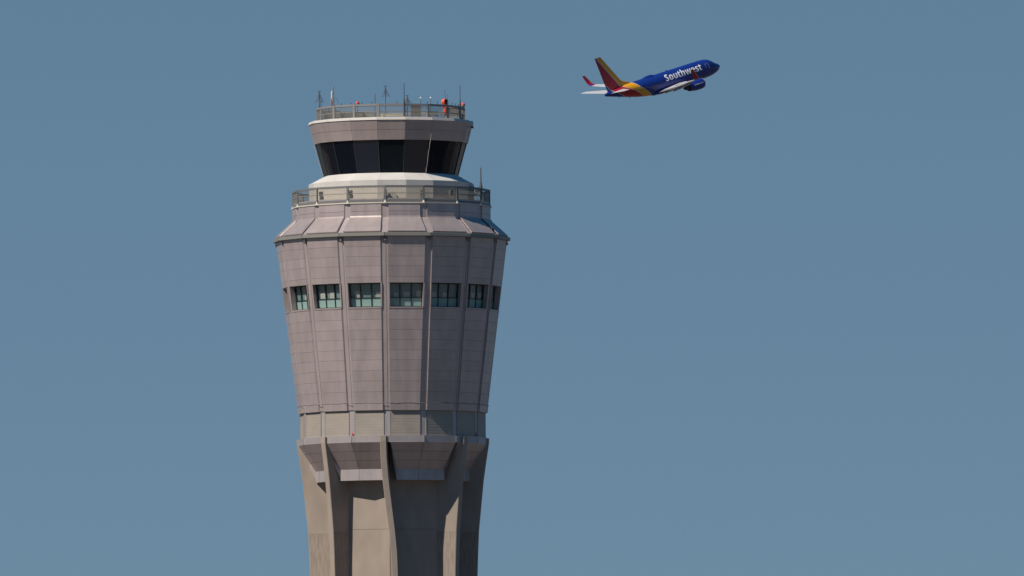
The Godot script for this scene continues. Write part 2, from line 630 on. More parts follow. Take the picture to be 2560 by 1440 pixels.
func rail_ring(t: Node3D, called: String, dirs: Array, r: float, y_top: float, y_low: float, y_mid: float, post_w: float, m_post: Material, m_rail: Material, foot_y := 0.0, gap := 0.10):
	var root := Node3D.new()
	root.name = called
	t.add_child(root, true)
	var n := dirs.size()
	for k in n:
		var a: float = dirs[k]
		var b: float = dirs[k] + 360.0 / n
		var p0 := pol(r, a, 0)
		var p1 := pol(r, b, 0)
		var dir := (p1 - p0).normalized()
		var basis_a := Basis(Vector3.UP, deg_to_rad(a))
		var st := begin()
		var bot := foot_y - 3.0 if foot_y > 0.0 else y_low
		box(st, p0 + Vector3.UP * (lv(y_top) + lv(bot)) / 2.0, Vector3(post_w * U, lv(y_top) - lv(bot), 3.0 * U), basis_a)
		obj("post", st, m_post, root)
		if foot_y > 0.0:
			var ft := begin()
			var fb := p0 + Vector3.UP * lv(foot_y)
			lathe(ft, fb, Vector3.UP, [[0, 4.2 * U], [0.03, 4.2 * U], [0.05, 2.8 * U], [5.5 * U, 2.4 * U]], 10)
			obj("post_foot", ft, M.foot, root)
		var ins := dir * (post_w * 0.5 + 0.2) * U
		var s1 := begin()
		bar(s1, p0 + ins + Vector3.UP * lv(y_top + 2.2), p1 - ins + Vector3.UP * lv(y_top + 2.2), 5.0 * U, 3.2 * U, Vector3.UP)
		obj("top_rail", s1, m_rail, root)
		var s2 := begin()
		bar(s2, p0 + ins + Vector3.UP * lv(y_mid), p1 - ins + Vector3.UP * lv(y_mid), 1.5 * U, 1.5 * U, Vector3.UP)
		obj("mid_rail", s2, M.wire, root)
		if foot_y > 0.0:
			var s3 := begin()
			bar(s3, p0 + ins + Vector3.UP * lv(y_low - 2.5), p1 - ins + Vector3.UP * lv(y_low - 2.5), 5.2 * U, 2.4 * U, Vector3.UP)
			obj("bottom_rail", s3, m_rail, root)
		# wire mesh infill
		var wm := begin()
		var span := (p1 - p0).length() - 2.0 * post_w * U * 0.5
		var cnt := int(span / gap)
		for i in cnt:
			var q := p0 + dir * (post_w * 0.5 * U + span * (i + 0.5) / cnt)
			bar(wm, q + Vector3.UP * lv(y_low - 1.0), q + Vector3.UP * lv(y_top + 4.5), 0.011, 0.011, dir)
		var rows := int((lv(y_top + 4.5) - lv(y_low - 1.0)) / gap)
		for i in rows:
			var h := lerpf(lv(y_low - 1.0), lv(y_top + 4.5), (i + 0.5) / rows)
			bar(wm, p0 + ins + Vector3.UP * h, p1 - ins + Vector3.UP * h, 0.009, 0.009, Vector3.UP)
		var o := obj("wire_mesh", wm, M.wire, root)
		o.set_meta("kind", "stuff")

func lower_railing(t: Node3D):
	var y := fr(506.0, 247.0)
	rail_ring(t, "deck_railing", corners(OFF16 - 11.25, 16), 246.5, fr(463.0, 242), fr(503.0, 242), fr(482.0, 242), 4.6, M.rail, M.rail, y - 1.2)

func roof_railing(t: Node3D):
	rail_ring(t, "roof_railing", corners(OFF18 - 10.0, 18), 184.5, fr(258.5, 181), fr(296.0, 181), fr(277.5, 181), 5.6, M.rail_light, M.rail_light, 0.0, 0.062)

func cab(t: Node3D):
	var c18 := corners(OFF18 - 10.0, 18)
	var cs := cos(deg_to_rad(10.0))
	# white base: low wall, sloping top
	for k in 18:
		var wl := begin()
		var y_dk := fr(506.0, 247.0) - 1.6
		for q in [[205.5, y_dk, 205.5, 461.0], [206.2, 461.4, 168.5, 441.8]]:
			pass
		var a: float = c18[k]
		var b: float = c18[k] + 20.0
		var m := pol(1, a + 10.0, 0)
		face(wl, [pol(205.5, a, lv(461.0)), pol(205.5, b, lv(461.0)), pol(205.5, b, lv(y_dk)), pol(205.5, a, lv(y_dk))], m)
		obj("base_panel", wl, M.cream, t)
		var up := begin()
		face(up, [pol(205.6, a, lv(475.0)), pol(205.6, b, lv(475.0)), pol(206.4, b, lv(461.2)), pol(206.4, a, lv(461.2))], m)
		face(up, [pol(206.4, a, lv(461.2)), pol(206.4, b, lv(461.2)), pol(168.0, b, lv(441.4)), pol(168.0, a, lv(441.4))], m + Vector3.UP * 0.05)
		obj("apron_panel", up, M.white, t)
	var lipb := begin()
	poly_band(lipb, c18, 160.0, 441.5, 168.2, 441.5)
	obj("cab_sill", lipb, M.white, t)
	# glass, mullions, floor, ceiling, columns and shades inside
	var gt := 360.5
	var gb := 441.0
	for k in 18:
		var a: float = c18[k]
		var b: float = c18[k] + 20.0
		var m := pol(1, a + 10.0, 0).normalized()
		var st := begin()
		var i0 := 0.16
		slab(st, [pol(188.5, a + i0, lv(gt)), pol(188.5, b - i0, lv(gt)), pol(167.0, b - i0, lv(gb)), pol(167.0, a + i0, lv(gb))], -m * 0.02)
		obj("glass_pane", st, M.cab_glass_clear if k in [3, 4, 14] else M.cab_glass_film if k in [17, 1] else (M.cab_glass_green if k == 0 else M.cab_glass), t)
		var ms := begin()
		bar(ms, pol(188.7, a, lv(gt)), pol(167.2, a, lv(gb)), 1.5 * U, 2.2 * U, pol(1, a + 90.0, 0))
		obj("mullion", ms, M.dark, t)
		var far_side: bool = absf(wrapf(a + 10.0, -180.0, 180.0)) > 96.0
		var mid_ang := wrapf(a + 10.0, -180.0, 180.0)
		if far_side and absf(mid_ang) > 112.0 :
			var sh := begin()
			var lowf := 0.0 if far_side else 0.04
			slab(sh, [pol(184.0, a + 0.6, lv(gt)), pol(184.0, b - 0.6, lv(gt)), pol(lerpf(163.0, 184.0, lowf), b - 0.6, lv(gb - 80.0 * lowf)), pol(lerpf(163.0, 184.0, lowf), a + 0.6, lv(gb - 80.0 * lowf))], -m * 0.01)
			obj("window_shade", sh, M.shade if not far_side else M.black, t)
	for deg in [-74.0, 72.0, 106.0, -108.0, 144.0, -144.0, 180.0]:
		var st := begin()
		bar(st, pol(177.0, deg, lv(gt)), pol(156.0, deg, lv(gb)), 14.0 * U, 9.0 * U, pol(1, deg + 90.0, 0))
		obj("cab_column", st, M.column, t)
	var fl := begin()
	poly_band(fl, c18, 4.0, 441.2, 164.0, 441.2)
	obj("cab_floor", fl, M.inside, t)
	var de := begin()
	poly_band(de, corners(-9.0, 18), 120.0, 425.0, 120.0, 441.0)
	poly_band(de, corners(-9.0, 18), 95.0, 424.9, 124.0, 424.9)
	obj("controller_desk", de, M.dark, t)
	var cl := begin()
	poly_band(cl, c18, 187.0, 359.0, 4.0, 359.0)
	obj("cab_ceiling", cl, M.inside, t)
	# fascia of two rows of plates that lean outwards, over a soffit
	var f := begin()
	poly_band(f, c18, 203.5, 312.0, 191.5, 360.0)
	poly_band(f, c18, 191.5, 360.0, 186.0, 360.0)
	var fw := obj("fascia_wall", f, M.wall, t)
	for i in 2:
		var y0: float = [311.0, 336.2][i]
		var y1: float = [335.4, 360.4][i]
		var a0 := (205.2 - (y0 - 311.0) * 12.6 / 49.4) * cs
		var a1 := (205.2 - (y1 - 311.0) * 12.6 / 49.4) * cs
		var w0 := a0 * tan(deg_to_rad(10.0)) - 0.3
		var w1 := a1 * tan(deg_to_rad(10.0)) - 0.3
		var mesh := plate(y0, a0, y1, a1, -w0, -w1, w0, w1, 1.3)
		for k in 18:
			put("fascia_panel", mesh, M.panel[(k + i * 2) % 4], fw, OFF18 + 20.0 * k)
	# coping: a bevelled metal edge round the flat roof
	for k in 18:
		var a: float = c18[k] + 0.05
		var b: float = c18[k] + 19.95
		var m := pol(1, a + 10.0, 0)
		var st := begin()
		face(st, [pol(206.8, a, lv(311.5)), pol(206.8, b, lv(311.5)), pol(204.4, b, lv(305.0)), pol(204.4, a, lv(305.0))], m + Vector3.UP * 0.02)
		face(st, [pol(204.4, a, lv(305.0)), pol(204.4, b, lv(305.0)), pol(190.0, b, lv(303.6)), pol(190.0, a, lv(303.6))], Vector3.UP)
		face(st, [pol(206.8, a, lv(311.5)), pol(206.8, b, lv(311.5)), pol(202.0, b, lv(311.5)), pol(202.0, a, lv(311.5))], Vector3.DOWN)
		obj("coping", st, M.coping, t)
	var r := begin()
	poly_band(r, c18, 4.0, 303.8, 191.0, 303.8)
	obj("roof_deck", r, M.roof, t)
	# cables that hang over the glass
	for c in [[31.0, 345.0, M.cable_light], [78.0, 330.0, M.cable], [-82.0, 362.0, M.cable_light]]:
		var pts := []
		rng.seed = int(c[1])
		for i in 12:
			var y := lerpf(c[1], 440.0, i / 11.0)
			var rr: float = 206.0 - (y - 311.0) * 12.6 / 49.4 if y < 361.0 else 193.6 - (y - 361.0) * 23.5 / 79.0
			pts.append(pol(rr + 1.2, c[0] + rng.randf_range(-0.25, 0.25), lv(y)))
		for q in [[172.0, 444.2], [182.0, 448.8]]:
			pts.append(pol(q[0], c[0], lv(q[1])))
		var st := begin()
		tube(st, pts, 0.022, 6)
		obj("cable", st, c[2], t)

func louver_ring(t: Node3D):
	var y0 := 1033.0
	var y1 := fr(1090.0, 230)
	var a := 227.6
	var w := begin()
	groove_wall(w, [[y0, a + 2.0], [y1, a + 2.0]], 2.0)
	var wall := obj("ring_wall", w, M.skirt, t)
	var hw := (a + 2.0) * T16 - GROOVE + 1.0
	var st := begin()
	var n := 9
	for i in n:
		var ya := lerpf(y0 + 2.5, y1 - 1.0, float(i) / n)
		var yb := lerpf(y0 + 2.5, y1 - 1.0, float(i + 1) / n)
		slab(st, [Vector3(-hw * U, lv(ya), (a + 0.97) * U), Vector3(hw * U, lv(ya), (a + 0.97) * U), Vector3(hw * U, lv(yb), (a + 1.15) * U), Vector3(-hw * U, lv(yb), (a + 1.15) * U)], Vector3(0, 0, -1.2 * U))
	var mesh := st.commit()
	for k in 16:
		put("louver_panel", mesh, M.louver, wall, OFF16 + 22.5 * k)
	for k in 16:
		var j := begin()
		for s in [-1.0, 1.0]:
			var ang := OFF16 - 11.25 + 22.5 * k
			bar(j, pol(231.4, ang + s * 2.0, lv(y0 + 2)), pol(231.4, ang + s * 2.0, lv(y1)), 0.8 * U, 1.2 * U, pol(1, ang + 90, 0))
		obj("corner_trim", j, M.cable, wall)

func skirt(t: Node3D):
	var c16 := corners(OFF16 - 11.25, 16)
	var yt := 1097.4
	var yb := 1114.0
	var st := begin()
	poly_band(st, c16, 236.0, yt, 236.0, yb)
	poly_band(st, c16, 220.0, yt, 236.0, yt)
	var lip := obj("skirt_lip", st, M.skirt, t)
	for k in 16:
		var j := begin()
		bar(j, pol(236.5, c16[k] + 0.15, lv(yt + 1.0)), pol(236.5, c16[k] + 0.15, lv(yb)), 0.7 * U, 1.0 * U, pol(1, c16[k] + 90, 0))
		obj("joint_strip", j, M.wall, lip)
	# eight bays that slope in to a low upright apron
	for bay in 8:
		var mid := -25.4 + 45.0 * bay
		var core := begin()
		var rows := [[235.6, yb], [193.0, 1179.0], [193.0, 1206.5], [150.0, 1207.0]]
		var lefts := [-20.5, -16.6, -16.6, -16.6]
		var rights := [22.3, 22.3, 22.3, 22.3]
		for i in 3:
			var out := pol(1, mid, 0) + Vector3.DOWN * 0.5
			for half in [0, 1]:
				var a0: float = mid + (lefts[i] if half == 0 else 0.0)
				var b0: float = mid + (0.0 if half == 0 else rights[i])
				var a1: float = mid + (lefts[i + 1] if half == 0 else 0.0)
				var b1: float = mid + (0.0 if half == 0 else rights[i + 1])
				var s := 0.988
				face(core, [pol(rows[i][0] * s, a0, lv(rows[i][1])), pol(rows[i][0] * s, b0, lv(rows[i][1])), pol(rows[i + 1][0] * s, b1, lv(rows[i + 1][1])), pol(rows[i + 1][0] * s, a1, lv(rows[i + 1][1]))], out if i < 2 else Vector3.DOWN)
		for e in [0, 1]:
			var ang: Array = lefts if e == 0 else rights
			var cap := []
			for i in 4:
				cap.append(pol(rows[i][0] * 0.988, mid + ang[i], lv(rows[i][1])))
			cap.append(pol(150.0, mid + ang[0], lv(yb)))
			for i in range(1, 4):
				face(core, [cap[0], cap[i], cap[i + 1]], pol(1, mid + (-90.0 if e == 0 else 90.0), 0))
		var b := obj("skirt_bay", core, M.wall, t)
		for half in [0, 1]:
			for row in 4:
				var f0: float = [0.0, 0.345, 0.68, 1.0][row] if row < 3 else 1.0
				var f1: float = [0.335, 0.67, 1.0, 1.0][row]
				var y0: float = lerpf(yb, 1179.0, f0) if row < 3 else 1179.2
				var y1: float = lerpf(yb, 1179.0, f1) if row < 3 else 1206.8
				var r0: float = lerpf(236.0, 193.0, f0)
				var r1: float = lerpf(236.0, 193.0, f1) if row < 3 else 193.0
				var l0 := lerpf(lefts[0], lefts[1], f0)
				var l1 := lerpf(lefts[0], lefts[1], f1)
				var a0: float = mid + (l0 if half == 0 else 0.1)
				var b0: float = mid + (-0.1 if half == 0 else 22.3)
				var a1: float = mid + (l1 if half == 0 else 0.1)
				var b1: float = mid + (-0.1 if half == 0 else 22.3)
				var ps := begin()
				slab(ps, [pol(r0, a0, lv(y0)), pol(r0, b0, lv(y0)), pol(r1, b1, lv(y1)), pol(r1, a1, lv(y1))], -pol(1.9, mid, 0) + Vector3.UP * (0.03 if row < 3 else 0.0))
				obj("apron_plate" if row == 3 else "skirt_panel", ps, M.skirt if row == 3 else M.panel[(row + half + bay) % 4], b)

const FIN := [[1098.5, 240.5], [1112.0, 240.0], [1153.0, 233.5], [1205.0, 226.0], [1270.0, 219.5], [1330.0, 213.5], [1390.0, 210.8], [1440.0, 209.2], [1560.0, 206.5], [2200.0, 205.0], [3756.0, 205.0]]

func fin_r(y: float) -> float:
	for i in FIN.size() - 1:
		if y <= FIN[i + 1][0]:
			return lerpf(FIN[i][1], FIN[i + 1][1], (y - FIN[i][0]) / (FIN[i + 1][0] - FIN[i][0]))
	return 205.0

func shaft(t: Node3D):
	# eight fins that flare outwards, each cast in two lifts with a joint between them
	var fins := [-92.5, -46.0, -5.0, 49.6, 88.5, 133.0, 178.0, 223.0]
	var wl := [0.0, 0.0, 0.0, 25.0, 0.0, 0.0, 0.0, 0.0]   # how much each side spreads towards the wall
	var wr := [25.0, 0.0, 0.0, 0.0, 0.0, 0.0, 0.0, 0.0]
	var joint := 1334.0
	for k in 8:
		for lift in 2:
			var ys := []
			for e in FIN:
				if (e[0] < joint) == (lift == 0):
					ys.append(e[0])
			if lift == 0:
				ys.append(joint)
			else:
				ys.insert(0, joint + 0.7)
				ys.insert(0, joint - 1.0)
			var smooth_ := begin()
			var sides := begin()
			var prev := []
			for y in ys:
				var deg: float = fins[k]
				if k == 2:
					deg = lerpf(-5.2, 1.4, smoothstep(1130.0, 1440.0, y))
				var ang := deg_to_rad(deg)
				var n := Vector3(sin(ang), 0, cos(ang))
				var tg := Vector3(cos(ang), 0, -sin(ang))
				var r := fin_r(y)
				var th := 8.0
				if lift == 1 and y < joint:
					th = 6.8
					r -= 1.2
				var ro := 1.2
				var here := [n * 118.0 - tg * (th + wl[k]), n * (r - ro) - tg * th, n * r - tg * (th - ro), n * r + tg * (th - ro), n * (r - ro) + tg * th, n * 118.0 + tg * (th + wr[k])]
				for i in 6:
					here[i] = here[i] * U + Vector3.UP * lv(y)
				if prev.size():
					for i in 5:
						var st := sides if (i == 0 or i == 4) and lift == 1 else smooth_
						face(st, [prev[i], prev[i + 1], here[i + 1], here[i]], [-tg, n - tg, n, n + tg, tg][i])
				else:
					face(smooth_, here, Vector3.UP)
				if y == ys[-1]:
					face(smooth_, here, Vector3.DOWN)
				prev = here
			var o := obj("fin", smooth_, M.concrete, t)
			if lift == 1:
				obj("rough_face", sides, M.rough_concrete, o)
	# flat walls between the fins, corners at the fins
	for lift in 2:
		var w := begin()
		var c8 := [-92.0, -47.9, -2.9, 42.1, 87.1, 132.1, 177.1, 222.1]
		if lift == 0:
			poly_band(w, c8, 163.0, 1090.0, 163.0, 1240.0)
			poly_band(w, c8, 163.0, 1240.0, 164.0, joint - 6.6)
		else:
			poly_band(w, c8, 163.8, joint - 6.0, 165.0, 1440.0)
			poly_band(w, c8, 165.0, 1440.0, 168.0, 3756.0)
		obj("shaft_wall", w, M.concrete, t)
	var core := begin()
	poly_band(core, corners(0, 16), 120.0, 1080.0, 110.0, 3756.0)
	obj("shaft_core", core, M.wall, t)

# ---------------------------------------------------------------- things on the roof and the deck
func spot(u: float, y: float, z: float) -> Vector3:
	# u = drawing units to the right of the axis, y = row at which it is seen, z = drawing units in front of the axis
	return Vector3(u * U, lv(y + z * el(y)), z * U)

func whip(called: String, u: float, y0: float, y1: float, z: float, r: float, label: String, group := "", lower := 0.0):
	var foot := spot(u, y1, z)
	var o := thing(called, foot, label, "antenna", group)
	var h := (y1 - y0) * U
	var st := begin()
	lathe(st, Vector3.ZERO, Vector3.UP, [[0, r * 1.5], [h * 0.25, r * 1.5], [h * 0.26, r], [h * 0.98, r * 0.75], [h, r * 0.3]], 8)
	obj("rod", st, M.steel, o)
	var b := begin()
	lathe(b, Vector3.ZERO, Vector3.UP, [[-lower, r * 2.2], [h * 0.1, r * 2.2], [h * 0.11, r * 1.5]], 8)
	obj("mount", b, M.steel, o)

func discone(u: float, y0: float, y1: float, z: float, spread: float, drop: float, label: String):
	var o := thing("discone_antenna", spot(u, y1, z), label, "antenna", "discone antennas on the roof")
	var h := (y1 - y0) * U
	var st := begin()
	lathe(st, Vector3.ZERO, Vector3.UP, [[0, .035], [h * .35, .035], [h * .36, .055], [h * .40, .055], [h * .41, .028], [h * .85, .03], [h * .88, .065], [h, .025]], 8)
	obj("mast", st, M.steel, o)
	var d := begin()
	var rd := begin()
	for k in 8:
		var a := TAU * (k + 0.3) / 8.0
		var dir := Vector3(cos(a), 0, sin(a))
		tube(d, [Vector3(0, h, 0), Vector3(0, h, 0) + dir * spread * 0.5], 0.013, 4)
		tube(rd, [Vector3(0, h * .93, 0), Vector3(0, h * .93 - drop * U * 0.45, 0) + dir * spread * 0.42, Vector3(0, h * .93 - drop * U, 0) + dir * spread], 0.013, 4)
	obj("disc", d, M.steel, o)
	obj("cone_rods", rd, M.steel, o)

func beacon(u: float, y: float, z: float, label: String):
	var o := thing("obstruction_light", spot(u, y, z), label, "light", "red obstruction lights")
	var st := begin()
	lathe(st, Vector3.ZERO, Vector3.UP, [[0, .10], [.10, .10], [.12, .15], [.22, .155]], 14)
	lathe(st, Vector3(0, -1.3, 0), Vector3.UP, [[0, .04], [1.3, .04]], 8)
	obj("fitting", st, M.grey, o)
	var g := begin()
	lathe(g, Vector3(0, .22, 0), Vector3.UP, [[0, .15], [.05, .16], [.10, .13], [.14, .07], [.155, .01]], 16)
	obj("red_lens", g, M.red, o)

func crate(called: String, c: Vector3, s: Vector3, m: Material, label: String, category: String, group := "") -> Node3D:
	var o := thing(called, c - Vector3(0, s.y / 2, 0), label, category, group)
	var st := begin()
	box(st, Vector3(0, s.y / 2, 0), s)
	obj("casing", st, m, o)
	var l := begin()
	box(l, Vector3(0, s.y + 0.02, 0), Vector3(s.x * 1.04, 0.05, s.z * 1.04))
	obj("lid", l, m, o)
	var f := begin()
	for sx in [-0.4, 0.4]:
		box(f, Vector3(sx * s.x, -0.05, 0), Vector3(0.08, 0.1, s.z * 0.9))
	obj("skid", f, M.dark, o)
	return o

func roof_equipment():
	discone(-178.5, 226.0, 284.0, -20.0, 0.34, 24.0, "leftmost discone antenna, at the left end of the roof railing")
	discone(-13.5, 214.0, 292.0, -60.0, 0.34, 22.0, "tallest discone antenna, behind the middle of the roof railing")
	discone(41.5, 238.0, 292.0, -60.0, 0.30, 16.0, "short discone antenna close beside a tall whip antenna")
	whip("whip_antenna", 35.5, 207.0, 258.0, 181.0, 0.035, "thick whip antenna on the railing post right of the middle", "whip antennas", 1.1)
	whip("whip_antenna", 174.0, 213.0, 264.0, 55.0, 0.033, "tall whip antenna near the right end of the roof railing", "whip antennas", 1.0)
	whip("whip_antenna", 136.0, 225.0, 292.0, -20.0, 0.022, "thin antenna that rises behind the orange light on the roof", "whip antennas")
	whip("whip_antenna", 141.5, 236.0, 292.0, -40.0, 0.018, "shorter thin antenna just right of the orange light", "whip antennas")
	whip("whip_antenna", -39.5, 233.0, 292.0, -50.0, 0.035, "slim pole antenna left of the tallest discone antenna", "whip antennas")
	whip("whip_antenna", -174.5, 245.0, 284.0, -25.0, 0.03, "small pole beside the leftmost discone antenna", "whip antennas")
	# mast with a white antenna, a red fitting and a loop of hose, strapped to a railing post
	var m := thing("antenna_mast", spot(-141.5, 308.0, 118.0), "grey mast on the left railing carrying a white antenna tube", "mast")
	var h := 95.0 * U
	var st := begin()
	lathe(st, Vector3.ZERO, Vector3.UP, [[0, .07], [h * .7, .065], [h * .71, .05], [h * .98, .045], [h, .02]], 8)
	obj("pole", st, M.grey, m)
	var tu := begin()
	lathe(tu, Vector3(-.11, h * .66, 0), Vector3.UP, [[0, .05], [.05, .065], [.5, .06], [.55, .03], [.6, .01]], 10)
	obj("antenna_tube", tu, M.pale, m)
	var rf := begin()
	lathe(rf, Vector3(-.13, h * .49, 0), Vector3.UP, [[0, .04], [.05, .07], [.34, .075], [.40, .04]], 10)
	obj("red_fitting", rf, mat(.36, .11, .10, .5), m)
	var hose := begin()
	var hp := []
	for i in 15:
		var a := lerpf(-1.4, 2.0, i / 14.0)
		hp.append(Vector3(.12 + cos(a) * .24, h * .56 + sin(a) * .36, .03))
	hp.append(Vector3(0.02, h * .66, 0))
	hp.push_front(Vector3(.04, h * .4, 0.02))
	tube(hose, hp, .022, 6)
	obj("hose", hose, M.cable, m)
	beacon(-81.0, 264.5, 150.0, "red obstruction light on the left part of the roof railing")
	beacon(181.5, 270.0, 20.0, "red obstruction light at the right end of the roof railing")
	# orange rotating light in a yoke
	var o := thing("rotating_beacon", spot(136.5, 290.0, 70.0), "orange drum-shaped beacon light with a dark lens on the roof", "beacon")
	var y := 35.0 * U
	var dir := Vector3(0.70, 0.02, 0.71).normalized()
	var b := begin()
	lathe(b, Vector3(-.03, y, 0) - dir * .30, dir, [[0.06, .08], [.09, .18], [.16, .22], [.46, .225], [.47, .165], [.43, .16]], 20)
	obj("housing", b, M.orange, o)
	var l := begin()
	lathe(l, Vector3(-.03, y, 0) + dir * .10, dir, [[0, .16], [.06, .16], [.075, .155], [.08, .05]], 18)
	obj("lens", l, M.black, o)
	var yk := begin()
	for s in [-1.0, 1.0]:
		bar(yk, Vector3(0, y, 0) + dir.cross(Vector3.UP) * .3 * s, Vector3(0, y - .40, 0) + dir.cross(Vector3.UP) * .2 * s, .05, .06)
	box(yk, Vector3(0, y - .42, 0), Vector3(.46, .06, .2))
	lathe(yk, Vector3(0, y - .92, 0), Vector3.UP, [[0, .13], [.12, .16], [.40, .13], [.52, .09]], 12)
	obj("yoke", yk, M.orange, o)
	var pd := begin()
	lathe(pd, Vector3.ZERO, Vector3.UP, [[0, .16], [.06, .16], [.08, .07], [y - .9, .07]], 10)
	obj("pedestal", pd, M.equip, o)
	for e in [[75.0, "left"], [100.0, "right"]]:
		var g := thing("positioning_antenna", spot(e[0], 290.0, -30.0), "white ball antenna on a thin post, the %s one of two on the roof" % e[1], "antenna", "white ball antennas")
		var gp := begin()
		lathe(gp, Vector3.ZERO, Vector3.UP, [[0, .06], [.05, .06], [.06, .02], [1.35, .02]], 8)
		obj("post", gp, M.steel, g)
		var gb := begin()
		lathe(gb, Vector3(0, 1.33, 0), Vector3.UP, [[0, .035], [.02, .062], [.07, .062], [.11, .03], [.12, .005]], 12)
		obj("ball", gb, M.letters, g)
	# small lightning rods along the rail
	var proto: Node3D = null
	var order := ["first", "second", "third", "fourth", "fifth", "sixth", "seventh", "eighth", "ninth", "tenth", "eleventh", "twelfth", "thirteenth", "fourteenth", "fifteenth"]
	var places := [[-161, 266], [-154, 268], [-121, 260], [-97, 258.5], [-70, 257], [17.5, 256], [-45, 256], [47, 255], [93, 257], [118, 257], [144, 259], [154, 260], [163, 262], [170, 264], [-137, 264]]
	places.sort_custom(func(p, q): return p[0] < q[0])
	var nth := 0
	for e in places:
		var zz: float = sqrt(maxf(0.0, 181.0 * 181.0 - e[0] * e[0]))
		if proto == null:
			proto = thing("lightning_rod", Vector3.ZERO, "short dark lightning rod, first from the left along the roof railing", "lightning rod", "lightning rods on the roof railing")
			var rs := begin()
			lathe(rs, Vector3.ZERO, Vector3.UP, [[-.12, .02], [.10, .018], [.12, .035], [.20, .035], [.26, .006]], 6)
			obj("rod", rs, M.steel, proto)
			proto.position = spot(e[0], e[1] + 4.0, zz)
		else:
			var c := proto.duplicate()
			c.name = numbered("lightning_rod")
			c.set_meta("label", "short dark lightning rod, %s from the left along the roof railing" % order[nth])
			add_child(c)
			c.position = spot(e[0], e[1] + 4.0, zz)
		nth += 1
	crate("cooling_unit", spot(64.0, 278.0, 120.0), Vector3(25 * U, 25 * U, .6), M.equip, "grey upright cooling unit behind the right half of the roof railing", "cooling unit")
	crate("equipment_box", spot(-96.0, 286.0, 90.0), Vector3(1.7, .34, 1.0), M.equip, "low dark equipment box behind the left half of the roof railing", "box")
	crate("equipment_box", spot(-66.0, 287.0, 60.0), Vector3(1.3, .3, .9), M.grey, "low grey equipment box left of the middle of the roof", "box")
	crate("equipment_box", spot(155.0, 281.0, 60.0), Vector3(.95, .55, .5), M.equip, "dark equipment box near the right end of the roof", "box")
	crate("equipment_box", spot(150.0, 273.0, 40.0), Vector3(.85, .36, .3), M.pale, "pale box above the dark one near the right end of the roof", "box")
	crate("equipment_box", spot(108.0, 285.0, 110.0), Vector3(.7, .25, .6), M.grey, "small grey box between the cooling unit and the orange beacon", "box")
	crate("equipment_box", spot(-147.0, 285.0, 30.0), Vector3(1.2, .5, .8), M.equip, "dark equipment box at the left end of the roof", "box")
	var pipe := thing("conduit", spot(-22.0, 289.0, 150.0), "cream conduit pipe with a junction box low behind the roof railing", "pipe")
	var ps := begin()
	tube(ps, [Vector3(0, 0, 0), Vector3(1.8, .02, .02)], .035, 6)
	tube(ps, [Vector3(-.4, .08, 0), Vector3(.1, .1, 0), Vector3(.9, .13, 0), Vector3(1.7, .12, 0)], .03, 6)
	obj("pipe", ps, M.yellowish, pipe)
	var jb := begin()
	box(jb, Vector3(.07, 0, .05), Vector3(.2, .3, .16))
	obj("junction_box", jb, M.yellowish, pipe)
	var cam := thing("security_camera", spot(203.0, 319.0, 30.0), "small dark camera bracketed to the right end of the cab fascia", "camera")
	var cb := begin()
	box(cb, Vector3(.02, 0, 0), Vector3(.22, .16, .3))
	obj("housing", cb, M.equip, cam)
	var arm := begin()
	tube(arm, [Vector3(0, 0, 0), Vector3(.1, .3, 0), Vector3(.06, .45, 0), Vector3(-.05, .46, 0)], .025, 6)
	obj("arm", arm, M.steel, cam)

